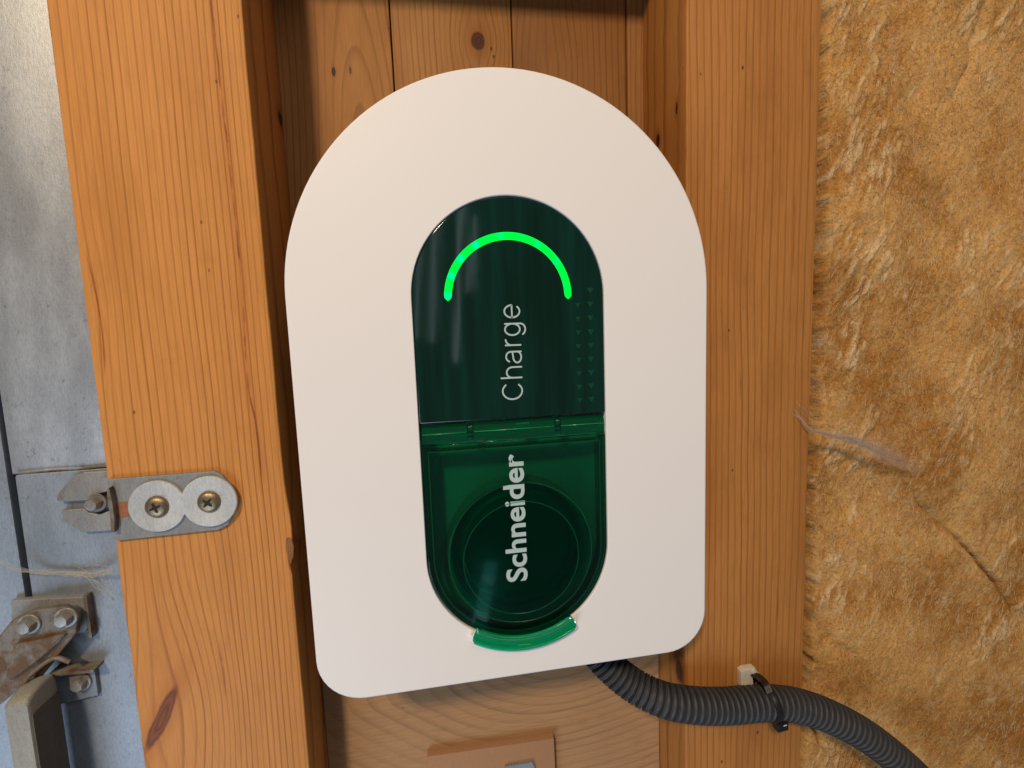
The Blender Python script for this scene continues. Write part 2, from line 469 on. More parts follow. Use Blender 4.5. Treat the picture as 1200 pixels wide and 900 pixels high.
M_brass = plain('yellow_passivated_screw', (.30, .235, .15), rough=.36, metal=.75, bumpy=.4, var=.6, vscale=700)
M_slot = plain('screw_recess', (.05, .035, .02), rough=.4, metal=.7)
M_lever = zinc('grey_lever', base=(.33, .325, .29), metal=.15, rough=.62, seed=9.3, dirt=.45)
M_white = plain('white_plastic', (.80, .775, .770), rough=.46, spec=.4, bumpy=.05, bscale=5000)
M_body = plain('body_plastic', (.07, .07, .07), rough=.55)
M_lid = clear_green('clear_green_lid', (.18, .78, .62), rough=.05, ior=1.42)
M_hinge = clear_green('clear_green_hinge', (.15, .72, .52), rough=.12, hue=((.0, .30, .12), .10))
M_tab = clear_green('clear_green_grip', (.20, .95, .80), rough=.10, ior=1.28, hue=((.0, .29, .095), .42))
M_edge = clear_green('green_edge', (.10, .80, .45), rough=.2, hue=((.0, .62, .17), .38))
M_lip = clear_green('clear_green_lip', (.35, .95, .80), rough=.15, ior=1.35, hue=((.0, .55, .20), .45))
M_line = clear_green('green_moulding_glint', (.5, .93, .8), rough=.15, hue=((.0, .26, .10), .15))
M_cup = plain('dark_recess', (.38, .41, .40), rough=.42)
M_socket = plain('socket_plastic', (.06, .065, .065), rough=.35)
M_hole = plain('socket_hole', (.008, .008, .008), rough=.6)
M_print = plain('silver_print', (.42, .54, .54), rough=.8, spec=.1)
M_conduit = plain('grey_conduit', (.050, .052, .060), rough=.55, bumpy=.2, bscale=1500, var=.5, vscale=180, spec=.35)
M_tie = plain('black_nylon', (.010, .010, .011), rough=.38)
M_clip = plain('cream_nylon', (.58, .54, .45), rough=.5, var=.25, vscale=300)
M_mdf = plain('mdf', (.40, .225, .125), rough=.85, bumpy=.5, bscale=2500, var=.35, vscale=900, spec=.1)
M_web = None
nt = NT('panel_green')      # glossy dark green facia with faint vertical bands in its colour
X, Y, Z = nt.xyz(nt.coord())
n1 = nt.noise(nt.vec(X * 95.0, Y, Z * 7.0), 1.0, 3.0, .55)
col = nt.mix(nt.sm(n1, .35, .7), (.0012, .0150, .0085), (.002, .030, .020))
nt.bsdf(color=col, rough=.07, spec=.5, normal=nt.bump(nt.noise(nt.vec(X * 60.0, Y, Z * 12.0), 1.0, 1.0), .05, .002))
M_panel = nt.mat
nt = NT('triangle_print'); nt.bsdf(color=(.004, .058, .028), rough=.15); M_tri = nt.mat
# light guide: LEDs show as paler spots
nt = NT('led_light_guide'); P = nt.coord()
f = None
for a in (176, 158, 140, 121, 96, 60, 35):
    q = (.0339 * math.cos(math.radians(a)), 0, .0339 * math.sin(math.radians(a)))
    vd = nt.new('ShaderNodeVectorMath', operation='DISTANCE'); nt.put(vd.inputs[0], P); vd.inputs[1].default_value = q
    g = (1.0 - nt.sm(Val(nt, vd.outputs['Value']), .0006, .0028)) * (1.0 if a > 110 else .35)
    f = g if f is None else f + g
e = nt.new('ShaderNodeEmission'); nt.put(e.inputs[0], nt.mix(f, (.0, 1.0, .055), (.0, 1.0, .42))); e.inputs[1].default_value = 1.2
nt.t.links.new(e.outputs[0], nt.out.inputs[0]); M_led = nt.mat

# ------------------------------------------------------------------ timber
def lumber(name, x0, x1, y0, y1, z0, z1, mat, axis='z', bev=.0012, wob=.0004, step=.006, parent=None, bulge=None, seed=0):
    n = int(((z1 - z0) if axis == 'z' else (x1 - x0)) / step)
    rings = []
    for i in range(n + 1):
        t = i / n; s = (z0 + (z1 - z0) * t) if axis == 'z' else (x0 + (x1 - x0) * t)
        w_ = [wob * mnoise.noise(Vector((s * 22, k * 7.3 + seed, 0))) + wob * .5 * mnoise.noise(Vector((s * 130, k * 3.3 + seed, 4))) for k in range(4)]
        a0, a1 = (x0, x1) if axis == 'z' else (z0, z1)
        a0 += w_[0]; a1 += w_[1]; b0 = y0 + w_[2] * .5; b1 = y1
        if bulge: a1 += bulge(s)
        ring = []
        for cx, cy, st in ((a1 - bev, b0 + bev, -90), (a1 - bev, b1 - bev, 0), (a0 + bev, b1 - bev, 90), (a0 + bev, b0 + bev, 180)):
            for k in range(4):
                an = math.radians(st + 30 * k); ring.append((cx + bev * math.cos(an), cy + bev * math.sin(an)))
        rings.append([(p[0], p[1], s) if axis == 'z' else (s, p[1], p[0]) for p in ring])
    bm = bmesh.new(); loft(bm, rings)
    return from_bm(name, bm, mat, parent, loc=(0, 0, 0), sharp=50)

def bul(s): return .0022 * math.exp(-((s - .093) / .016) ** 2) - .0022 * math.exp(-((s - .072) / .005) ** 2)
ls = lumber('timber_stud', -.2323, -.1376, .035, .1, -.22, .62, M_left, bulge=bul, seed=1)
tag(ls, 'orange pine stud with dark growth lines, left of the charger, metal bracket screwed on', 'stud', 'vertical timber studs')
rs = lumber('timber_stud', .1242, .2200, .035, .1, -.32, .62, M_right, seed=5, wob=.0005)
tag(rs, 'pine stud right of the charger, with the grey conduit crossing its face', 'stud', 'vertical timber studs')
# lifted splinter on the left stud's edge
bm = bmesh.new()
loft(bm, [[(-.1392, .0345, .086), (-.1368, .0352, .087), (-.1378, .0385, .0865)],
          [(-.1396, .0338, .080), (-.1352, .0345, .081), (-.1372, .0390, .0800)],
          [(-.1388, .0342, .073), (-.1360, .0350, .0745), (-.1372, .0385, .074)],
          [(-.1384, .0350, .069), (-.1376, .0352, .0700), (-.1378, .0375, .070)]])
from_bm('splinter', bm, wood('splinter_wood', (.34, .15, .055), (.09, .035, .015), .0012, seed=9, fibre=.7), ls, sharp=20)

bw = empty('board_wall', (-.06, .1, -.25), 'dark knotty vertical pine boards at the back of the recess behind the charger', 'wall')
edges = [-.1486, -.0617, .0242, .1120, .1999]
for i in range(4):
    x0, x1 = edges[i] + .0004, edges[i + 1] - (.0004 if i != 2 else .0009)
    lumber('board', x0, x1, .100 + (.0006 if i == 1 else 0), .118, -.25, .62, M_board[i], bev=.0010, parent=bw, seed=20 + i, wob=.0002, step=.02)
lumber('batten', -.14, .19, .1185, .13, -.25, .62, M_side, parent=bw, seed=33, step=.05)
nog = lumber('noggin', -.1370, .1238, .0775, .0995, -.21, -.030, M_nog, axis='x', bev=.001, seed=41)
tag(nog, 'greyish horizontal pine plank with curved grain below the charger, between the two studs', 'plank')
tn = lumber('noggin', -.1370, .1238, .036, .0995, .4725, .60, M_side, axis='x', bev=.001, seed=44)
tag(tn, 'horizontal timber above the recess that throws a shadow across the top of the boards', 'beam')

# ------------------------------------------------------------------ steel door frame
sf = empty('steel_door_frame', (-.29, .05, -.25), 'dull galvanised steel door frame with lapped sheets at the left edge, behind the stud', 'door frame')
def box(bm, x0, x1, y0, y1, z0, z1, bev=.0006, segs=2): slab(bm, [(x0, z0), (x1, z0), (x1, z1), (x0, z1)], y0, y1, bev, segs)
bm = bmesh.new(); box(bm, -.2905, -.19, .0500, .0520, .1349, .62, .0004); from_bm('upper_sheet', bm, M_zinc, sf, loc=(0, 0, 0))
bm = bmesh.new(); slab(bm, round_poly([(-.2900, -.25), (-.19, -.25), (-.19, .1345), (-.2885, .1345)], [0, 0, 0, .002]), .0488, .0520, .0005); from_bm('lower_sheet', bm, M_zinc2, sf, loc=(0, 0, 0))
bm = bmesh.new(); box(bm, -.45, -.2925, .0490, .0540, -.25, .62, .0010); from_bm('edge_sheet', bm, M_zinc2, sf, loc=(0, 0, 0))
bm = bmesh.new(); box(bm, -.44, -.19, .0560, .0580, -.25, .62, .0002); from_bm('backing_strip', bm, M_socket, sf)
# brown drip line and a dirt lip where the sheets lap
bm = bmesh.new(); p, L = spline([(-.2882, .0485, .1352), (-.270, .0484, .1357), (-.255, .0484, .1354), (-.236, .0484, .1362)], 60)
loft(bm, tube_rings(p, lambda i: .0004 + .00025 * mnoise.noise(Vector((i * .6, 2, 1))), 8)); from_bm('dirt_seam', bm, M_rust, sf)

# ------------------------------------------------------------------ fixing bracket on left stud
fb = empty('fixing_bracket', (-.2, .035, .1135), 'grey weathered fixing plate with two big washers screwed to the left stud', 'bracket')
o = [at(u, v, .034) for u, v in [(127, 561), (252, 551.5), (261, 556), (272, 570), (274, 603), (268, 614), (257, 620), (137, 633)]]
bm = bmesh.new(); slab(bm, round_poly([(p.x, p.z) for p in o], .0012, 3), .0328, .0349, .0004); from_bm('plate', bm, M_brk, fb, loc=(0, 0, 0))
# slot through which the copper-brown timber shows
c = at(143, 597, .0328)
bm = bmesh.new(); slab(bm, round_poly([(c.x - .0055, c.z - .0045), (c.x + .0048, c.z - .0045), (c.x + .0052, c.z + .0042), (c.x - .0052, c.z + .0044)], .002), .0325, .0331, .0001)
from_bm('rust_patch', bm, plain('rust_orange', (.30, .115, .045), rough=.7, var=.7, vscale=500, bumpy=.4, bscale=900), fb)
# bent lip
lp = [(126, 573), (129, 571), (133, 590), (135.5, 610), (135, 623), (131, 623), (130, 605), (127, 588)]
bm = bmesh.new(); slab(bm, [(at(u, v, .030).x, at(u, v, .030).z) for u, v in lp], .0292, .0480, .0003); from_bm('lip', bm, M_rust, fb)
# fork tongues lying on the sheet
for pts in ([(66, 585), (68, 578), (86, 558), (98, 553.5), (127, 552), (128, 575), (103, 583), (100, 586.5), (67, 588)],
            [(71, 598), (98, 596), (104, 601), (116, 603), (131, 598), (133, 621.5), (96, 624), (74, 611)]):
    bm = bmesh.new(); slab(bm, round_poly([(at(u, v, .045).x, at(u, v, .045).z) for u, v in pts], .0006, 3), .0452, .0480, .0005); from_bm('fork_tongue', bm, M_fork, fb, loc=(0, 0, 0))
def bolt(c, r, parent, mat=None, h=.004, washer=True):
    bm = bmesh.new()
    if washer: lathe(bm, c, [(r * 1.42, 0), (r * 1.42, -.0008), (r * 1.36, -.0011), (r * .7, -.0011)], 28)
    wz = .3
    hexr = [[(c[0] + rr * math.cos(PI / 3 * k + wz), c[1] + y, c[2] + rr * math.sin(PI / 3 * k + wz)) for k in range(6)] for rr, y in ((r * 1.06, -.0010), (r * 1.06, -h * .75), (r * .86, -h))]
    loft(bm, hexr)
    lathe(bm, c, [(r * .8, -h + .0003), (r * .74, -h - .0003), (r * .5, -h - .0004), (.00001, -h - .0004)], 20)
    return from_bm('bolt', bm, mat or M_bolt, parent, loc=(0, 0, 0))
c = at(110, 590.5, .0435); bolt((c.x, .0460, c.z), .0040, fb, h=.0055)
for i, (u, v) in enumerate([(184.5, 593.5), (245.0, 588)]):
    c = at(u, v, .0318 - .0008 * i); yy = .0328 if i == 0 else .0324
    bm = bmesh.new()
    R_, r_ = .01525, .0058
    lathe(bm, (c.x, yy, c.z), [(R_, 0), (R_, -.0011), (R_ - .0004, -.0015), (r_ + .001, -.0014), (r_, -.0010), (r_, 0)], 56)
    wo = from_bm('washer', bm, M_wash, fb, loc=(0, 0, 0))
    if i: wo.rotation_euler = (0, 0, 0)
    # pan-head screw with a cross recess
    sr = .0064; bm = bmesh.new()
    lathe(bm, (c.x, yy - .0012, c.z), [(sr * .98, .0006), (sr, -.0002), (sr * .93, -.0013), (sr * .72, -.0022), (sr * .40, -.0026), (.00001, -.0027)], 36)
    s_ = from_bm('screw', bm, M_brass, fb, loc=(0, 0, 0))
    ang = .35 + i * .5
    bm = bmesh.new()
    for k in range(2):
        a = ang + k * PI / 2; dx, dz = math.cos(a), math.sin(a); L_, W_ = .0031, .00065
        P = [(c.x + dx * L_ - dz * W_ * .6, c.z + dz * L_ + dx * W_ * .6), (c.x - dz * W_ * 1.5, c.z + dx * W_ * 1.5), (c.x - dx * L_ - dz * W_ * .6, c.z - dz * L_ + dx * W_ * .6),
             (c.x - dx * L_ + dz * W_ * .6, c.z - dz * L_ - dx * W_ * .6), (c.x + dz * W_ * 1.5, c.z - dx * W_ * 1.5), (c.x + dx * L_ + dz * W_ * .6, c.z + dz * L_ - dx * W_ * .6)]
        slab(bm, P, yy - .0012 - .00285 - .00004 * k, yy - .0034, 0)
    lathe(bm, (c.x, yy - .0040, c.z), [(.0012, .0006), (.0012, 0), (.00001, .0000)], 12)
    from_bm('cross_recess', bm, M_slot, s_)

# ------------------------------------------------------------------ roller hinge lower left
hg = empty('roller_hinge', (-.278, .049, .04), 'rusty bolted hinge plate with slanting arm at the lower left, above the grey lever', 'hinge')
def px_poly(pts, d): return [(at(u, v, d).x, at(u, v, d).z) for u, v in pts]
bm = bmesh.new(); slab(bm, round_poly(px_poly([(12, 704), (99, 700), (103, 733), (99, 742), (40, 746), (13, 742)], .045), .0008, 3), .0455, .0488, .0005); from_bm('plate', bm, M_brk, hg, loc=(0, 0, 0))
bm = bmesh.new(); box(bm, -.2590, -.2570, .0440, .0488, .032, .059, .0004); from_bm('flange', bm, M_rust, hg)
arm = round_poly(px_poly([(-6, 752), (14, 727), (40, 714), (78, 710), (92, 722), (90, 741), (66, 771), (48, 793), (24, 806), (-14, 838)], .038), .004, 5)
bm = bmesh.new(); slab(bm, arm, .0372, .0405, .0007); from_bm('arm', bm, M_rust, hg, loc=(0, 0, 0))
rib = round_poly(px_poly([(18, 754), (80, 741), (70, 752), (50, 770), (26, 788), (6, 800)], .036), .002, 4)
bm = bmesh.new(); slab(bm, rib, .0350, .0375, .0009); from_bm('rib', bm, M_rust, hg, loc=(0, 0, 0))
for (u, v) in [(28, 736), (72, 728)]:
    c = at(u, v, .033); bolt((c.x, .0372, c.z), .0042, hg, h=.005)
bm = bmesh.new(); c = at(60, 740, .04)
for (u, v) in [(28, 736), (72, 728)]:
    c = at(u, v, .036); lathe(bm, (c.x, .0455, c.z), [(.005, 0), (.005, -.0055), (.0001, -.0055)], 24)
from_bm('spacer', bm, M_bolt, hg)

ab = empty('angle_bracket', (-.268, .049, .0), 'small steel angle bracket with one bolt, right of the grey lever', 'bracket')
bm = bmesh.new(); slab(bm, round_poly(px_poly([(60, 790), (112, 785), (116, 814), (66, 826)], .047), .0006, 3), .0462, .0488, .0005); from_bm('plate', bm, M_zinc2, ab, loc=(0, 0, 0))
q = px_poly([(60, 789), (112, 784)], .042)
bm = bmesh.new(); slab(bm, [(q[0][0], q[0][1] - .001), (q[1][0], q[1][1] - .001), (q[1][0] + .0005, q[1][1] + .0009), (q[0][0], q[0][1] + .0009)], .0400, .0488, .0003); from_bm('top_flange', bm, M_rust, ab)
c = at(88, 806, .041); bolt((c.x, .0462, c.z), .0042, ab, h=.0045)

lv = empty('release_lever', (-.28, .03, -.15), 'round-topped grey-beige lever standing upright in the lower left corner', 'lever')
def bar_poly(x0, x1, z0, z1, n=8):
    r = (x1 - x0) / 2; P = [(x0, z0), (x1, z0)]
    for k in range(n + 1):
        a = PI * k / n; P.append(((x0 + x1) / 2 + r * math.cos(a), z1 - r * .75 + r * .75 * math.sin(a)))
    return P
bm = bmesh.new()
front = [(-.2878, -.20), (-.2755, -.20), (-.2755, .0045), (-.2795, .0075), (-.2850, .0072), (-.2878, .0035)]
prof = [(.0188, .0), (.0186, .0)]
# the bar is deeper than wide; its top is rounded front to back
ys = [.0195, .0205, .024, .029, .034, .038, .040]; zt = [.0125, .0142, .0158, .0168, .0170, .0165, .0130]
rings = []
for y_, z_ in zip(ys, zt):
    P = round_poly([(-.2878, -.20), (-.2757, -.20), (-.2757, z_), (-.2878, z_ - .001)], [0, 0, .0030, .0032], 5)
    ins = .0006 if y_ in (ys[0], ys[-1]) else 0
    rings.append([(p[0] + (ins if p[0] < -.282 else -ins), y_, p[1]) for p in P])
loft(bm, rings); from_bm('bar', bm, M_lever, lv, loc=(0, 0, 0), sharp=40)
bm = bmesh.new(); box(bm, -.2757, -.2750, .0203, .0395, -.19, .004, .0003); from_bm('side_shade', bm, zinc('lever_side_shade', base=(.12, .115, .10), metal=.1, rough=.7, dirt=.6), lv, loc=(0, 0, 0))  # shaded side of the bar, painted as a darker strip
bm = bmesh.new(); p, L = spline([(-.2855, .0300, .006), (-.286, .032, .016), (-.281, .035, .022), (-.273, .0375, .026), (-.266, .038, .022)], 40)
loft(bm, tube_rings(p, .0013, 10)); from_bm('bent_wire', bm, M_rust, lv)

# ------------------------------------------------------------------ insulation batt
ins = empty('insulation_batt', (.40, .06, -.3), 'yellow-brown fibrous mineral wool insulation filling the bay right of the stud', 'insulation')
def lattice(nx, nz, sx, sz, seed):
    """smooth value noise on an (nz, nx) sample grid; sx, sz are arrays of coordinates in cells"""
    rng = np.random.RandomState(seed); G = rng.rand(256, 256)
    xi = np.floor(sx).astype(int); zi = np.floor(sz).astype(int); fx = sx - xi; fz = sz - zi
    fx = fx * fx * fx * (fx * (fx * 6 - 15) + 10); fz = fz * fz * fz * (fz * (fz * 6 - 15) + 10)
    g = lambda a, b: G[a & 255, b & 255]
    return (g(zi, xi) * (1 - fx) + g(zi, xi + 1) * fx) * (1 - fz) + (g(zi + 1, xi) * (1 - fx) + g(zi + 1, xi + 1) * fx) * fz
def fbm(x, z, f, seed, o=4, g=.5):
    s = 0; a = 1; t = 0
    for k in range(o):
        s = s + a * lattice(0, 0, x * f + 50 * k, z * f + 31 * k, seed + k); t += a; a *= g; f *= 2.03
    return s / t
STEP = .00125
gx = np.arange(.2206, .56, STEP); gz = np.arange(-.30, .62, STEP); X, Z = np.meshgrid(gx, gz)
def wool(X, Z):
    th = math.radians(27)          # streaks lean right of vertical
    wx = (fbm(X, Z, 16, 90, 2) - .5) * .022
    al = X * np.sin(th) + Z * np.cos(th); ac = X * np.cos(th) - Z * np.sin(th) + wx
    big = fbm(X, Z, 11, 11, 2)
    lump = fbm(X, Z, 38, 21, 3)
    st = fbm(ac * 3.0, al * .70, 82, 31, 3); st2 = fbm(ac * 2.6, al * .8, 150, 61, 2)
    amt = np.clip((fbm(X, Z, 19, 51, 3) - .44) * 5.5 + (X - .36) * 3 + (Z - .25) * 1.5, .08, 1)
    ridge = np.clip((st - .53) * 5, 0, 1) ** 1.2
    tiny = fbm(X, Z, 330, 71, 3, .6)
    y = .046 - (big - .5) * .017 - (lump - .5) * .0034 - ridge * .0015 * amt - (st2 - .5) * .0016 * amt - (tiny - .5) * .0016
    # folds
    def fold(x0, z0, x1, z1, w_, d_):
        dx, dz = x1 - x0, z1 - z0; L_ = math.hypot(dx, dz)
        u = ((X - x0) * dx + (Z - z0) * dz) / L_; v = ((X - x0) * -dz + (Z - z0) * dx) / L_ + .004 * np.sin(u * 60) * .4 + .003 * (lump - .5) * 4
        return d_ * np.exp(-(v / w_) ** 2) * np.clip(1.2 - np.abs(u / L_ - .5) * 2.2, 0, 1)
    y = y + fold(.345, .055, .45, -.06, .0022, .008) + fold(.315, .075, .365, .035, .003, .005) + fold(.235, -.10, .262, -.15, .0018, .007)
    y = y + fold(.345, .36, .36, .44, .002, .004)  + fold(.225, -.01, .30, -.10, .004, .003)
    # tucked in at the stud
    e = np.clip((.2405 + .005 * (fbm(X, Z, 70, 17, 3) - .5) * 2 - X) / .0028, 0, 1)
    y = y + .022 * e * e * (3 - 2 * e) + .003 * np.exp(-((X - .2206) / .03) ** 2)
    return y, ridge * amt
Y, RG = wool(X, Z)
V = np.stack([X, Y, Z], -1).reshape(-1, 3); nz_, nx_ = X.shape
idx = np.arange(nz_ * nx_).reshape(nz_, nx_)
F = np.stack([idx[:-1, :-1], idx[:-1, 1:], idx[1:, 1:], idx[1:, :-1]], -1).reshape(-1, 4)
def wool_mat(name, gain=1.0):
    nt = NT(name); x, y, z = nt.xyz(nt.coord())
    v = nt.vec(x, y, z)
    cl = nt.noise(v, 15.0, 4.0, .55, .1); md = nt.noise(v, 75.0, 4.0, .6, .1); fn = nt.noise(v, 620.0, 4.0, .7, .4)
    th = math.radians(28)
    ac = x * math.cos(th) - z * math.sin(th); al = x * math.sin(th) + z * math.cos(th)
    st = nt.noise(nt.vec(ac * 230.0, y * 60.0, al * 42.0), 1.0, 3.0, .6, .25)
    stm = nt.sm(st, .54, .74) * nt.sm(nt.noise(v, 26.0, 2.0), .42, .60)
    c = nt.mix(nt.sm(cl, .36, .66), (.63 * gain, .35 * gain, .112 * gain), (.40 * gain, .175 * gain, .034 * gain))
    c = nt.mix(nt.sm(md, .42, .75) * .55, c, (.62 * gain, .41 * gain, .18 * gain))
    la = nt.new('ShaderNodeAttribute'); la.attribute_name = 'loft'      # pale loose-fibre crests; also paints ridge highlights into the colour
    c = nt.mix(nt.m('MULTIPLY', nt.sm(fn, .30, .62) * Val(nt, la.outputs['Fac']), 1.0, clamp=True), c, (.76, .60, .36))
    c = nt.mix(stm * .7, c, (.78 * gain, .62 * gain, .37 * gain))
    c = nt.mix(nt.sm(fn, .52, .70) * .7, c, (.17, .070, .015))
    c = nt.mix((1.0 - nt.sm(fn, .28, .42)) * .5, c, (.85, .68, .40))
    sp = nt.noise(v, 1500.0, 2.0, .7)
    c = nt.mix(nt.sm(sp, .66, .76) * .55, c, (.95, .82, .58))
    h = (fn - .5) * 1.2 + (st - .5) * .8 + (md - .5)
    nt.bsdf(color=c, rough=.9, spec=.15, normal=nt.bump(h, .7, .0011)); return nt.mat
M_wool = wool_mat('mineral_wool')
ws = arrays('wool_surface', V, F, M_wool, ins, loc=(0, 0, 0))
at_ = ws.data.attributes.new('loft', 'FLOAT', 'POINT'); at_.data.foreach_set('value', RG.ravel().astype(np.float32))
# loose fibres over the surface
def hairs(name, N, xr, zr, surf, lmin, lmax, rad, mat, parent, lean=1.0, seed=5, lift=(.0002, .0022)):
    rng = np.random.RandomState(seed)
    x = rng.uniform(xr[0], xr[1], N); z = rng.uniform(zr[0], zr[1], N); y, rg = surf(x, z)
    ang = np.where(rng.rand(N) < lean * .55, math.radians(62) + rng.randn(N) * .38, rng.uniform(0, PI, N))
    L_ = rng.uniform(lmin, lmax, N); bend = rng.randn(N) * .7
    K = 4; pts = []
    for k in range(K):
        t = k / (K - 1) - .5; a = ang + bend * t
        px = x + np.cos(a) * L_ * t; pz = z + np.sin(a) * L_ * t
        sy, _ = surf(px, pz)
        pts.append(np.stack([px, sy - lift[0] - (rng.rand(N)) * lift[1] * (.3 + abs(t)), pz], -1))
    pts = np.stack(pts, 1)                                           # N,K,3
    offs = np.array([[0, -1, .0], [.87, .5, .3], [-.87, .5, -.3]]) * rad
    V_ = (pts[:, :, None, :] + offs[None, None]).reshape(-1, 3)
    base = (np.arange(N) * K * 3)[:, None, None, None]; k_ = (np.arange(K - 1) * 3)[None, :, None, None]
    q = np.array([[0, 1, 4, 3], [1, 2, 5, 4], [2, 0, 3, 5]])[None, None]
    F_ = (base + k_ + q).reshape(-1, 4)
    o = arrays(name, V_, F_, mat, parent, loc=(0, 0, 0), smooth=True); o['kind'] = 'stuff'; return o
hairs('loose_fibres', 42000, (.222, .50), (-.22, .46), wool, .0025, .0095, .00009, wool_mat('wool_fibre', 1.1), ins, lift=(.00005, .0006))
nt = NT('wool_pale_fibre'); nt.bsdf(color=(.72, .56, .33), rough=.7); M_pale = nt.mat
hairs('pale_fibres', 7000, (.222, .50), (-.22, .46), wool, .004, .011, .00010, M_pale, ins, seed=8, lift=(.0001, .0009))

# ------------------------------------------------------------------ charger
HW, TOP, RC = .1185, .3465, .026
ch = empty('wall_charger', (0, .10, .0), 'white arched electric car charger with dark green capsule window, in the centre', 'charger')
def cover_ring(ins_, y): return [(p[0], y, p[1]) for p in arch(HW, TOP, RC, inset=ins_)]
bm = bmesh.new()
outer = [cover_ring(.0016, .020), cover_ring(0, .0195), cover_ring(0, .0018), cover_ring(.0001, .0010), cover_ring(.0004, .0004), cover_ring(.0008, .0001), cover_ring(.0012, 0)]
R = loft(bm, outer, cap0=False, cap1=False)
hole = [capsule(.0542, .0785, .2265, inset=-i_) for i_ in (.0004, .0001, 0, 0)]
H = [[bm.verts.new((p[0], y, p[1])) for p in h] for h, y in zip(hole, (0, .0002, .0006, .014))]
for a, b in zip(H, H[1:]):
    n = len(a)
    for i in range(n): bm.faces.new((a[i], a[(i + 1) % n], b[(i + 1) % n], b[i]))
bm.edges.ensure_lookup_table()
E_ = [bm.edges.get((R[-1][i], R[-1][(i + 1) % len(R[-1])])) for i in range(len(R[-1]))] + [bm.edges.get((H[0][i], H[0][(i + 1) % len(H[0])])) for i in range(len(H[0]))]
bmesh.ops.triangle_fill(bm, use_beauty=True, use_dissolve=False, edges=E_)
fc = from_bm('front_cover', bm, M_white, ch, loc=(0, 0, 0), sharp=60)
for p_ in fc.data.polygons:
    if abs(p_.normal.y) > .9999: p_.use_smooth = False
bm = bmesh.new(); slab(bm, [(p[0], p[1] + .004) for p in arch(HW - .006, TOP - .010, RC)], .0150, .0150 + .002, 0)
bm.free()
# rear body: a ring-shaped shell set in from the cover, closed at the back
bm = bmesh.new(); bi = .005
def body_ring(ins_, y): return [(p[0], y, p[1]) for p in arch(HW, TOP, RC, inset=ins_)]
loft(bm, [body_ring(.004, .006), body_ring(.004, .055), body_ring(.012, .070)], cap0=False, cap1=True)
from_bm('body', bm, M_body, ch, loc=(0, 0, 0), sharp=40)
bm = bmesh.new(); box(bm, -.07, .07, .070, .0999, .05, .30, .002); from_bm('wall_mount', bm, M_body, ch)
bm = bmesh.new(); lathe(bm, (0, 0, 0), [(.0001, 0), (.0001, 0)], 3); bm.free()

# display panel (upper half)
bm = bmesh.new(); slab(bm, half_capsule(.0539, .2265, .1576, low=False), .0010, .0060, .0006, 3)
dp = from_bm('display_panel', bm, M_panel, ch, loc=(0, 0, 0), sharp=50)
# status light: half-round guide with rounded ends
bm = bmesh.new(); c0 = Vector((-.0008, .0010, .2253))
path = [c0 + Vector((.0339 * math.cos(math.radians(a)), 0, .0339 * math.sin(math.radians(a)))) for a in np.linspace(-2, 181, 72)]
def lr(i):
    e = min(i, len(path) - 1 - i) / 1.6
    return .0021 * (math.sin(min(e, 1) * PI / 2) * .85 + .15)
rings = []
for i, p in enumerate(path):
    t, u, v = frame_at(path, i); r = lr(i)
    rad = (p - c0).normalized()
    rings.append([p + rad * r * math.cos(2 * PI * k / 12) + Vector((0, 1, 0)) * min(r, .0007) * math.sin(2 * PI * k / 12) for k in range(12)])
loft(bm, rings); from_bm('status_light', bm, M_led, ch, loc=(-.0008, .001, .2253))

# triangle marks
bm = bmesh.new()
def tri(x, z, s=.0019):
    v = [bm.verts.new((x - s, .00094, z + s * .8)), bm.verts.new((x, .00094, z - s * .9)), bm.verts.new((x + s, .00094, z + s * .8))]; bm.faces.new(v)
for k in range(9): tri(.0462 - k * .00006, .2285 - k * .00785)
for k in range(8): tri(.0386, .2205 - k * .00785, .0016)
from_bm('triangle_marks', bm, M_tri, dp, smooth=False)

# recess behind the lid, with the socket
bm = bmesh.new()
cup = [[(p[0], y, p[1]) for p in half_capsule(.0541, .0785, .1640, inset=i_)] for i_, y in ((.0, .0062), (.0006, .017), (.004, .0195), (.012, .020))]
loft(bm, cup, cap0=False); from_bm('recess', bm, M_cup, ch, loc=(0, 0, 0), sharp=45)
sc = (.0015, .0200, .0745)
bm = bmesh.new(); lathe(bm, sc, [(.0445, 0), (.0440, -.0080), (.0432, -.0090), (.0418, -.0090), (.0412, -.0080), (.0405, .0), (.0402, .012)], 96)
so = from_bm('socket_collar', bm, plain('collar_plastic', (.26, .30, .28), rough=.3), ch, loc=(0, 0, 0), sharp=50)
bm = bmesh.new(); lathe(bm, sc, [(.0405, -.002), (.0360, -.002), (.0355, -.0055), (.0350, -.0060), (.0335, -.0060), (.0330, -.0054), (.0325, .004), (.0324, .006)], 96)
from_bm('socket_ring', bm, M_socket, so, loc=(0, 0, 0), sharp=50)
bm = bmesh.new(); lathe(bm, (sc[0], sc[1] + .002, sc[2]), [(.0285, .004), (.0285, -.0015), (.0280, -.002), (.0001, -.002)], 64)
from_bm('socket_face', bm, M_socket, so, loc=(0, 0, 0), sharp=50)
bm = bmesh.new()
for (x, z, r) in [(0, 0, .0046), (-.0125, 0, .0042), (.0125, 0, .0042), (-.007, -.012, .0042), (.007, -.012, .0042), (-.0075, .0125, .0032), (.0075, .0125, .0032)]:
    lathe(bm, (sc[0] + x, sc[1] - .0002, sc[2] + z), [(r, .001), (r, 0), (.0001, 0)], 20)
from_bm('contact_hole', bm, M_hole, so)
# lid with moulded rings; their green lines paint in light bent at the edges
lid = empty('lid', (0, .003, .151), None, None); lid.parent = ch; lid.location = Vector((0, .003, .151)) - Vector(ch.location)
bm = bmesh.new(); slab(bm, half_capsule(.0536, .0785, .1448), .0008, .0026, .0005, 3, back_bev=True); from_bm('lid_pane', bm, M_lid, lid, loc=(0, 0, 0), sharp=50)
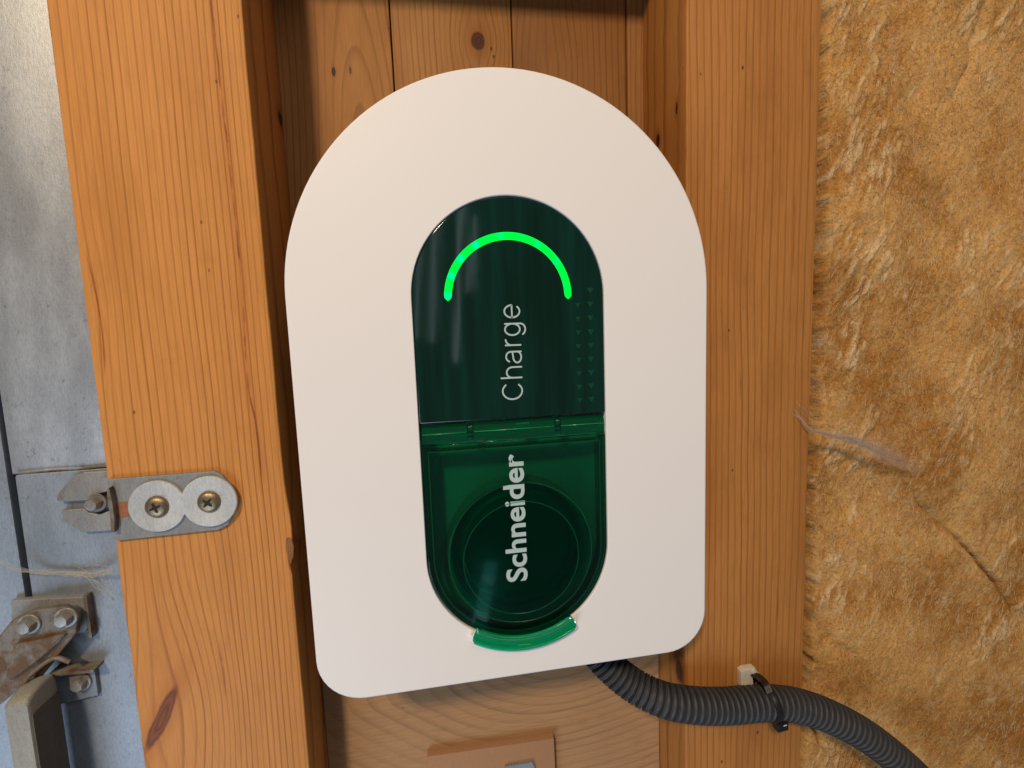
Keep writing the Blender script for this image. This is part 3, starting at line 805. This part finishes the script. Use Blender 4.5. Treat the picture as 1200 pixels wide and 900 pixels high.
# rim running round the inside of the lid
bm = bmesh.new(); o1 = half_capsule(.0536, .0785, .1448, inset=.0032); o2 = half_capsule(.0536, .0785, .1448, inset=.0043)
loft(bm, [[(p[0], y, p[1]) for p in q] for q, y in ((o1, .0028), (o1, .0085), (o2, .0085), (o2, .0028))], closed=True)
from_bm('lid_rim', bm, M_hinge, lid, loc=(0, 0, 0), sharp=50)
for cr_ in (.0428, .0345):     # circular mouldings, coloured green for the light caught at their edges
    bm = bmesh.new(); lathe(bm, (.0012, .0008, .0765 if cr_ > .04 else .0735), [(cr_ + .0003, 0), (cr_ + .0001, -.00022), (cr_ - .0002, -.00022), (cr_ - .0004, 0)], 128); from_bm('lid_ring', bm, M_line, lid)
bm = bmesh.new(); o1 = half_capsule(.0536, .0785, .1448, inset=.0034); o2 = half_capsule(.0536, .0785, .1448, inset=.0039)
loft(bm, [[(p[0], y, p[1]) for p in q] for q, y in ((o1, .0008), (o1, .00062), (o2, .00062), (o2, .0008))], closed=True); from_bm('lid_line', bm, M_line, lid)  # rim line, its edge highlight painted in green as well
# hinge strip
zl = .1513
for (x0, x1) in ((-.0530, -.0277), (-.0240, .0230), (.0268, .0530)):
    bm = bmesh.new()
    prof = [(.0055, .1458), (.0012, .1458), (.0010, .1505), (.0004, .1512), (.0008, .1520), (.0016, .1548), (.0030, .1560), (.0055, .1560)]
    loft(bm, [[(x, y, z) for y, z in prof] for x in (x0, x1)]); from_bm('hinge_leaf', bm, M_hinge, lid, sharp=30)
    bm = bmesh.new(); loft(bm, tube_rings([Vector((x0 + .0002, .0005, zl)), Vector((x1 - .0002, .0005, zl))], .00027, 8)); from_bm('bright_edge', bm, M_edge, lid)
for x in (-.0258, .0249):
    bm = bmesh.new()
    for k in range(3): box(bm, x - .0015, x + .0015, .0016, .0046, .1463 + k * .0026, .1479 + k * .0026, .0002)
    loft(bm, tube_rings([Vector((x - .0012, .0028, .1535)), Vector((x + .0012, .0028, .1535))], .0016, 14)); from_bm('knuckle', bm, M_hinge, lid, sharp=30)
bm = bmesh.new(); p = [Vector((.0008 + .0075 * k / 160, .0030 + .0013 * math.cos(k * 2 * PI / 18), .1533 + .0013 * math.sin(k * 2 * PI / 18))) for k in range(161)]
loft(bm, tube_rings(p, .00022, 6)); from_bm('hinge_spring', bm, plain('spring_steel', (.3, .45, .35), rough=.3, metal=.8), lid)
bm = bmesh.new(); loft(bm, tube_rings([Vector((-.0530, .0022, .1447)), Vector((.0530, .0022, .1447))], .00030, 8)); from_bm('lower_bright_edge', bm, M_hinge, lid)
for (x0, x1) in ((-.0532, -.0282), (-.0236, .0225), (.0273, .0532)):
    bm = bmesh.new(); box(bm, x0, x1, .0034, .0055, .1559, .1578, .0002); from_bm('hinge_gap_shade', bm, M_tie, lid)  # dark bars standing in for the shade in the hinge gap
# grip under the capsule: a curved shell with a double lip
def arc_band(r0, r1, a0, a1, rc=.0025, n=28, cz=.0785):
    P = []
    A0, A1 = math.radians(a0), math.radians(a1)
    for k in range(n + 1):
        a = A0 + (A1 - A0) * k / n; e = min(k, n - k) / n * (A1 - A0) * r1
        rr = r1 - rc * (1 - math.sqrt(max(0, 1 - (1 - min(e / rc, 1)) ** 2)))
        P.append((rr * math.cos(a), cz + rr * math.sin(a)))
    for k in range(n, -1, -1):
        a = A0 + (A1 - A0) * k / n; P.append((r0 * math.cos(a), cz + r0 * math.sin(a)))
    return P
gx0 = .0004
def ga(r0, r1, a0, a1, **k): return [(x + gx0, z) for x, z in arc_band(r0, r1, a0, a1, **k)]
gp = empty('grip', (0, .0, .021), None, None); gp.parent = ch; gp.location = Vector((0, 0, .021)) - Vector(ch.location)
def swept_band(sec, a0, a1, rc, n=44, r1=.0602, cz=.0785):
    """sec: closed (radius, y) section swept along the arc; its outer radius draws in at both ends"""
    rings = []; r0 = min(p[0] for p in sec)
    for k in range(n + 1):
        t = k / n; t = t - .35 * math.sin(2 * PI * t) / (2 * PI)
        a = math.radians(a0 + (a1 - a0) * t); e = min(t, 1 - t) * math.radians(a1 - a0) * r1
        d = rc * (1 - math.sqrt(max(0, 1 - (1 - min(e / rc, 1)) ** 2))) if rc else 0
        ring = []
        for (rr, y) in sec:
            q = max(r0, rr - d); ring.append((gx0 + q * math.cos(a), y, cz + q * math.sin(a)))
        rings.append(ring)
    bm = bmesh.new(); loft(bm, rings); return bm
# dished face with a raised lip along both long edges, and a skirt back to the cover
sec = [(.0500, -.0036), (.0506, -.0046), (.0513, -.0047), (.0519, -.0040), (.0545, -.0036), (.0572, -.0040), (.0577, -.0049), (.0584, -.0050), (.0588, -.0042),
       (.0594, -.0036), (.0602, -.0030), (.0604, -.0006), (.0598, -.0006), (.0595, -.0024), (.0586, -.0030), (.0545, -.0027), (.0505, -.0027)]
from_bm('grip_face', swept_band(sec, 236.5, 304.0, .0030), M_tab, gp, loc=(0, 0, 0), sharp=50)
for r0, y0, w_ in ((.0577, -.0051, .0006), (.0598, -.0034, .0005), (.0508, -.0048, .0005)):
    sec = [(r0 + w_ * .5 * math.cos(2 * PI * k / 8), y0 + w_ * .35 * math.sin(2 * PI * k / 8)) for k in range(8)]
    from_bm('grip_lip', swept_band(sec, 239.5, 301.0, 0), M_lip, gp, loc=(0, 0, 0), sharp=60)
bm = bmesh.new(); c = (.001, -.0056, .0219)
slab(bm, round_poly([(-.0035, .0222), (.0042, .0220), (.0042, .0228), (-.0035, .0230)], .0003, 3), -.0046, -.0041, .0001, 1); from_bm('moulded_mark', bm, M_edge, gp)

# lettering: strokes written as bands so the weight can follow the print
def stroke_text(name, txt, x_base, z_start, height, length, weight, parent, y, offset):
    cu = bpy.data.curves.new(name, 'FONT'); cu.body = txt; cu.size = 1; cu.offset = offset; cu.resolution_u = 6
    o = bpy.data.objects.new('tmp_text', cu); COL.objects.link(o)
    dg = bpy.context.evaluated_depsgraph_get(); me = bpy.data.meshes.new_from_object(o.evaluated_get(dg))
    bpy.data.objects.remove(o)
    co = np.zeros(len(me.vertices) * 3); me.vertices.foreach_get('co', co); co = co.reshape(-1, 3)
    x0, x1 = co[:, 0].min(), co[:, 0].max(); capz = weight
    sx = length / (x1 - x0); sy = height / capz
    new = np.zeros_like(co)
    new[:, 2] = z_start + (co[:, 0] - x0) * sx           # reads upwards
    new[:, 0] = x_base - co[:, 1] * sy
    new[:, 1] = y
    me.vertices.foreach_set('co', new.ravel()); me.update()
    bm = bmesh.new(); bm.from_mesh(me); bpy.data.meshes.remove(me)
    return from_bm(name, bm, M_print, parent, smooth=False)
def arcp(cx, cy, rx, ry, a0, a1, n=18): return [(cx + rx * math.cos(math.radians(a0 + (a1 - a0) * k / n)), cy + ry * math.sin(math.radians(a0 + (a1 - a0) * k / n))) for k in range(n + 1)]
# thin round-ended strokes, units: 1/150 of the capital height; advance, height
W6 = [arcp(62, 75, 56, 69, 42, 318, 30),                                               # C
      [(152, 6), (152, 150)], [(152, 62)] + arcp(188, 70, 36, 41, 165, 0, 12) + [(224, 6)],     # h
      arcp(294, 78, 34, 33, 160, 0, 12) + [(328, 70), (328, 6)], [(328, 66), (300, 62)] + arcp(290, 33, 36, 28, 95, 270, 14) + arcp(294, 36, 34, 31, 275, 350, 8),   # a
      [(372, 6), (372, 111)], [(372, 66)] + arcp(410, 68, 38, 42, 170, 92, 8),          # r
      arcp(477, 60, 38, 52, 0, 360, 30), [(515, 111), (515, 14)] + arcp(477, 4, 38, 34, 0, -152, 14),   # g
      [(557, 60), (638, 60)] + arcp(597, 59, 41, 53, 0, 316, 26)]                      # e
bm = bmesh.new(); K_ = .0541 / 645; hw_ = 5.6
for st_ in W6:
    m_ = [Vector(p) for p in st_]; n_ = len(m_); cyc = (m_[0] - m_[-1]).length < 1
    L_, R_ = [], []
    for i, p in enumerate(m_):
        a_ = m_[i - 1] if i else (m_[-2] if cyc else p); b_ = m_[i + 1] if i < n_ - 1 else (m_[1] if cyc else p)
        t_ = (b_ - a_).normalized(); q_ = Vector((-t_.y, t_.x)); L_.append(p + q_ * hw_); R_.append(p - q_ * hw_)
    def cap(c, d, sgn): 
        base = math.atan2(d.y, d.x); return [c + Vector((math.cos(base + x), math.sin(base + x))) * hw_ for x in np.linspace(PI / 2, -PI / 2, 9)[1:-1]]
    sy_ = .00093 - .000016 * W6.index(st_)
    P3 = lambda p: (.0052 - p.y * (.0122 / 150), sy_, .1680 + p.x * K_)
    VL = [bm.verts.new(P3(p)) for p in L_]; VR = [bm.verts.new(P3(p)) for p in R_]
    for i in range(n_ - 1): bm.faces.new((VL[i], VL[i + 1], VR[i + 1], VR[i]))
    if not cyc:
        bm.faces.new([VL[-1]] + [bm.verts.new(P3(p)) for p in cap(m_[-1], m_[-1] - m_[-2], 1)] + [VR[-1]])
        bm.faces.new([VR[0]] + [bm.verts.new(P3(p)) for p in cap(m_[0], m_[0] - m_[1], 1)] + [VL[0]])
bm.normal_update(); from_bm('charge_lettering', bm, M_print, dp, smooth=False)
stroke_text('maker_lettering', 'Schneider', .0036, .0595, .0126, .0772, .73, lid, .00074, .022)

# ------------------------------------------------------------------ conduit, tie, clip
cdt = empty('flexible_conduit', (.15, .023, -.064), 'dark grey corrugated conduit running from under the charger to the lower right corner', 'conduit')
PX = [(684, 742, .052), (706, 772, .045), (738, 800, .036), (775, 819, .0270), (812, 826, .0232), (850, 827, .0230), (905, 823.5, .0228), (950, 831, .0220), (1003, 855, .0180), (1050, 889, .014), (1090, 928, .010), (1125, 975, .008), (1150, 1030, .008)]
cpts = [at(u, v, d) for u, v, d in PX]
PITCH = .0046; _, L = spline(cpts, 10)
nr = int(L / PITCH); per = 16
cpath, _ = spline(cpts, nr * per)
def crad(i):
    t = (i % per) / per
    e = abs(t - .5)
    return .0117 - (.0036 * (1 - (e / .24) ** 4) if e < .24 else .0006 * ((.5 - e) / .26 - 1) ** 2)
bm = bmesh.new(); loft(bm, tube_rings(cpath, crad, 40)); from_bm('corrugated_tube', bm, M_conduit, cdt, loc=(0, 0, 0), sharp=80)

def ring_at(u, v, d, lean):
    c = at(u, v, d); i = min(range(len(cpath)), key=lambda k: (cpath[k] - c).length)
    return i
ti = ring_at(901, 823, .0228, 0)
tie = empty('cable_tie', cpath[ti], 'black cable tie strapped round the grey conduit, under the cream clip', 'cable tie')
t, u_, v_ = frame_at(cpath, ti); tl = (t + Vector((0, 0, -.10)) * 1.0).normalized()
tl = (t * 1 + Vector((.0, 0, .22))).normalized(); ub = tl.cross(Vector((0, 1, 0))).normalized(); vb = tl.cross(ub).normalized()
bm = bmesh.new(); rings = []
for k in range(64):
    a = 2 * PI * k / 64; d = ub * math.cos(a) * 1.02 + vb * math.sin(a)
    rings.append([cpath[ti] + d * r + tl * s for r, s in ((.0115, -.0023), (.0126, -.0022), (.0128, -.0016), (.0128, .0016), (.0126, .0022), (.0115, .0023))])
loft(bm, rings, closed=True); from_bm('strap', bm, M_tie, tie, sharp=50)
hc = cpath[ti] + Vector((.0028, -.0095, -.0105))
bm = bmesh.new(); slab(bm, round_poly([(hc.x - .0042, hc.z - .0030), (hc.x + .0042, hc.z - .0022), (hc.x + .0040, hc.z + .0035), (hc.x - .0042, hc.z + .0030)], .0006, 3), hc.y - .0025, hc.y + .0035, .0006); hd = from_bm('head', bm, M_tie, tie, sharp=40)
bm = bmesh.new(); slab(bm, [(hc.x - .0002, hc.z + .0018), (hc.x + .0022, hc.z + .0022), (hc.x + .0022, hc.z + .0028), (hc.x - .0002, hc.z + .0024)], hc.y - .0029, hc.y - .002, 0); from_bm('pawl', bm, M_clip, hd, smooth=False)
# strap end that goes up into the clip
a = at(897, 800, .020); b = at(883, 790, .029)
bm = bmesh.new(); pth, _ = spline([at(902, 812, .0115), at(897, 801, .016), at(890, 794, .024), b], 16)
rings = []
for i, p in enumerate(pth):
    tt, uu, vv = frame_at(pth, i); sd = Vector((1, 0, .35)).normalized(); nn = tt.cross(sd).normalized()
    rings.append([p + sd * s * .0023 + nn * q * .0006 for s, q in ((-1, -1), (1, -1), (1, 1), (-1, 1))])
loft(bm, rings); from_bm('strap_tail', bm, M_tie, tie, sharp=40)

cl = empty('tie_mount', (.172, .034, -.052), 'cream plastic tie mount fixed to the right stud above the conduit', 'clip')
bm = bmesh.new(); slab(bm, round_poly(px_poly([(868, 806), (868, 787), (873, 784), (885, 782.5), (888, 792), (882, 793), (884, 806)], .0305), .0006, 3), .0300, .0349, .0005); from_bm('mount_block', bm, M_clip, cl, loc=(0, 0, 0), sharp=40)
bm = bmesh.new(); slab(bm, round_poly(px_poly([(884, 782.8), (897, 798), (892, 800), (882, 790)], .029), .0004, 3), .0285, .0345, .0005); from_bm('hook', bm, M_clip, cl, sharp=40)

# ------------------------------------------------------------------ mdf block below
mb = empty('mdf_block', (-.015, .0775, -.15), 'square of brown mdf screwed to the plank at the bottom edge, carrying a metal plate', 'board')
bm = bmesh.new(); slab(bm, [(-.0650, -.20), (.0340, -.20), (.0330, -.1121), (-.0649, -.1090)], .0712, .0773, .0003); from_bm('panel', bm, M_mdf, mb, loc=(0, 0, 0))
q = px_poly([(592, 899), (624, 893.5), (627, 899), (628, 960), (590, 960)], .069)
bm = bmesh.new(); slab(bm, round_poly(q, .0008, 3), .0690, .0711, .0003); from_bm('metal_plate', bm, M_zinc2, mb)

# ------------------------------------------------------------------ cobwebs
def web_mat(name, c, a):
    nt = NT(name); d = nt.new('ShaderNodeBsdfDiffuse'); d.inputs[0].default_value = (*c, 1)
    t = nt.new('ShaderNodeBsdfTransparent'); mx = nt.new('ShaderNodeMixShader'); mx.inputs[0].default_value = a
    nt.t.links.new(t.outputs[0], mx.inputs[1]); nt.t.links.new(d.outputs[0], mx.inputs[2]); nt.t.links.new(mx.outputs[0], nt.out.inputs[0]); return nt.mat
def strands(name, paths, rad, mat, label, cat='cobweb'):
    V_, F_ = [], []
    for p in paths:
        n = len(p)
        for i, q in enumerate(p):
            _, u, v = frame_at(p, i); b = len(V_)
            for k in range(3):
                a = 2 * PI * k / 3; V_.append(q + (u * math.cos(a) + v * math.sin(a)) * rad)
            if i < n - 1:
                for k in range(3): F_.append((b + k, b + (k + 1) % 3, b + 3 + (k + 1) % 3, b + 3 + k))
    o = arrays(name, [tuple(v) for v in V_], F_, mat, None, loc=tuple(paths[0][0]))
    return tag(o, label, cat)
rng = random.Random(3)
def jit(s): return Vector((rng.gauss(0, s), rng.gauss(0, s), rng.gauss(0, s)))
core, _ = spline([at(-8, 655, .040), at(8, 661, .041), at(30, 668, .044), at(55, 670, .047), at(80, 671, .0470), at(105, 673, .046), at(122, 671, .042), at(138, 664, .034)], 60)
paths = []
for k in range(46):
    a = rng.randint(0, 35); b = min(60, a + rng.randint(12, 36)); o_ = jit(.0007); o_.y = -abs(o_.y)
    ph = rng.random() * 9
    paths.append([core[i] + o_ + Vector((0, -.0003, .0006 * math.sin(i * .5 + ph))) + jit(.00012) for i in range(a, b)])
for k in range(15):
    a = at(rng.uniform(85, 122), rng.uniform(662, 674), .045); b = at(rng.uniform(118, 141), rng.uniform(652, 705), .037 if rng.random() < .6 else .047)
    m_ = (a + b) / 2 + jit(.001); pp, _ = spline([a, m_, b], 10); paths.append([q + jit(.0001) for q in pp])
strands('cobweb', paths, .00009, web_mat('dusty_web', (.62, .58, .50), .60), 'dusty pale cobweb thread strung across the steel frame to the left stud')
core, _ = spline([at(926, 474, .033), at(938, 490, .031), at(950, 504, .030), at(975, 512, .031), at(1000, 519, .030), at(1030, 533, .030), at(1055, 546, .033), at(1080, 556, .036)], 60)
paths = []
for k in range(520):
    a = min(56, max(0, int(rng.triangular(0, 56, 26)))); L_ = rng.randint(5, 17); b = min(60, a + L_)
    if b - a < 3: continue
    sp = .0005 + .0056 * min(1, max(0, (a - 8) / 30)) * (1 - .35 * max(0, a - 42) / 20)
    o0 = Vector((rng.gauss(0, sp * .8), rng.gauss(0, .0010), abs(rng.gauss(0, sp)) * 1.15 - sp * .25)); o1 = Vector((rng.gauss(0, sp * .8), rng.gauss(0, .0010), abs(rng.gauss(0, sp)) * 1.1 - sp * .25))
    ph = rng.random() * 6; am = rng.uniform(.0001, .0006)
    paths.append([core[i] + o0.lerp(o1, (i - a) / (b - a)) + Vector((0, 0, am * math.sin(i * .9 + ph))) for i in range(a, b + 1)])
for k in range(16):
    a = at(rng.uniform(922, 945), rng.uniform(466, 492), .0335); b = core[rng.randint(4, 22)] + jit(.0012); pp, _ = spline([a, (a + b) / 2 + jit(.0012), b], 8); paths.append(pp)
strands('cobweb', paths, .00006, web_mat('fluffy_web', (.62, .52, .44), .34), 'greyish fluff of cobweb hanging from the right stud across the insulation')
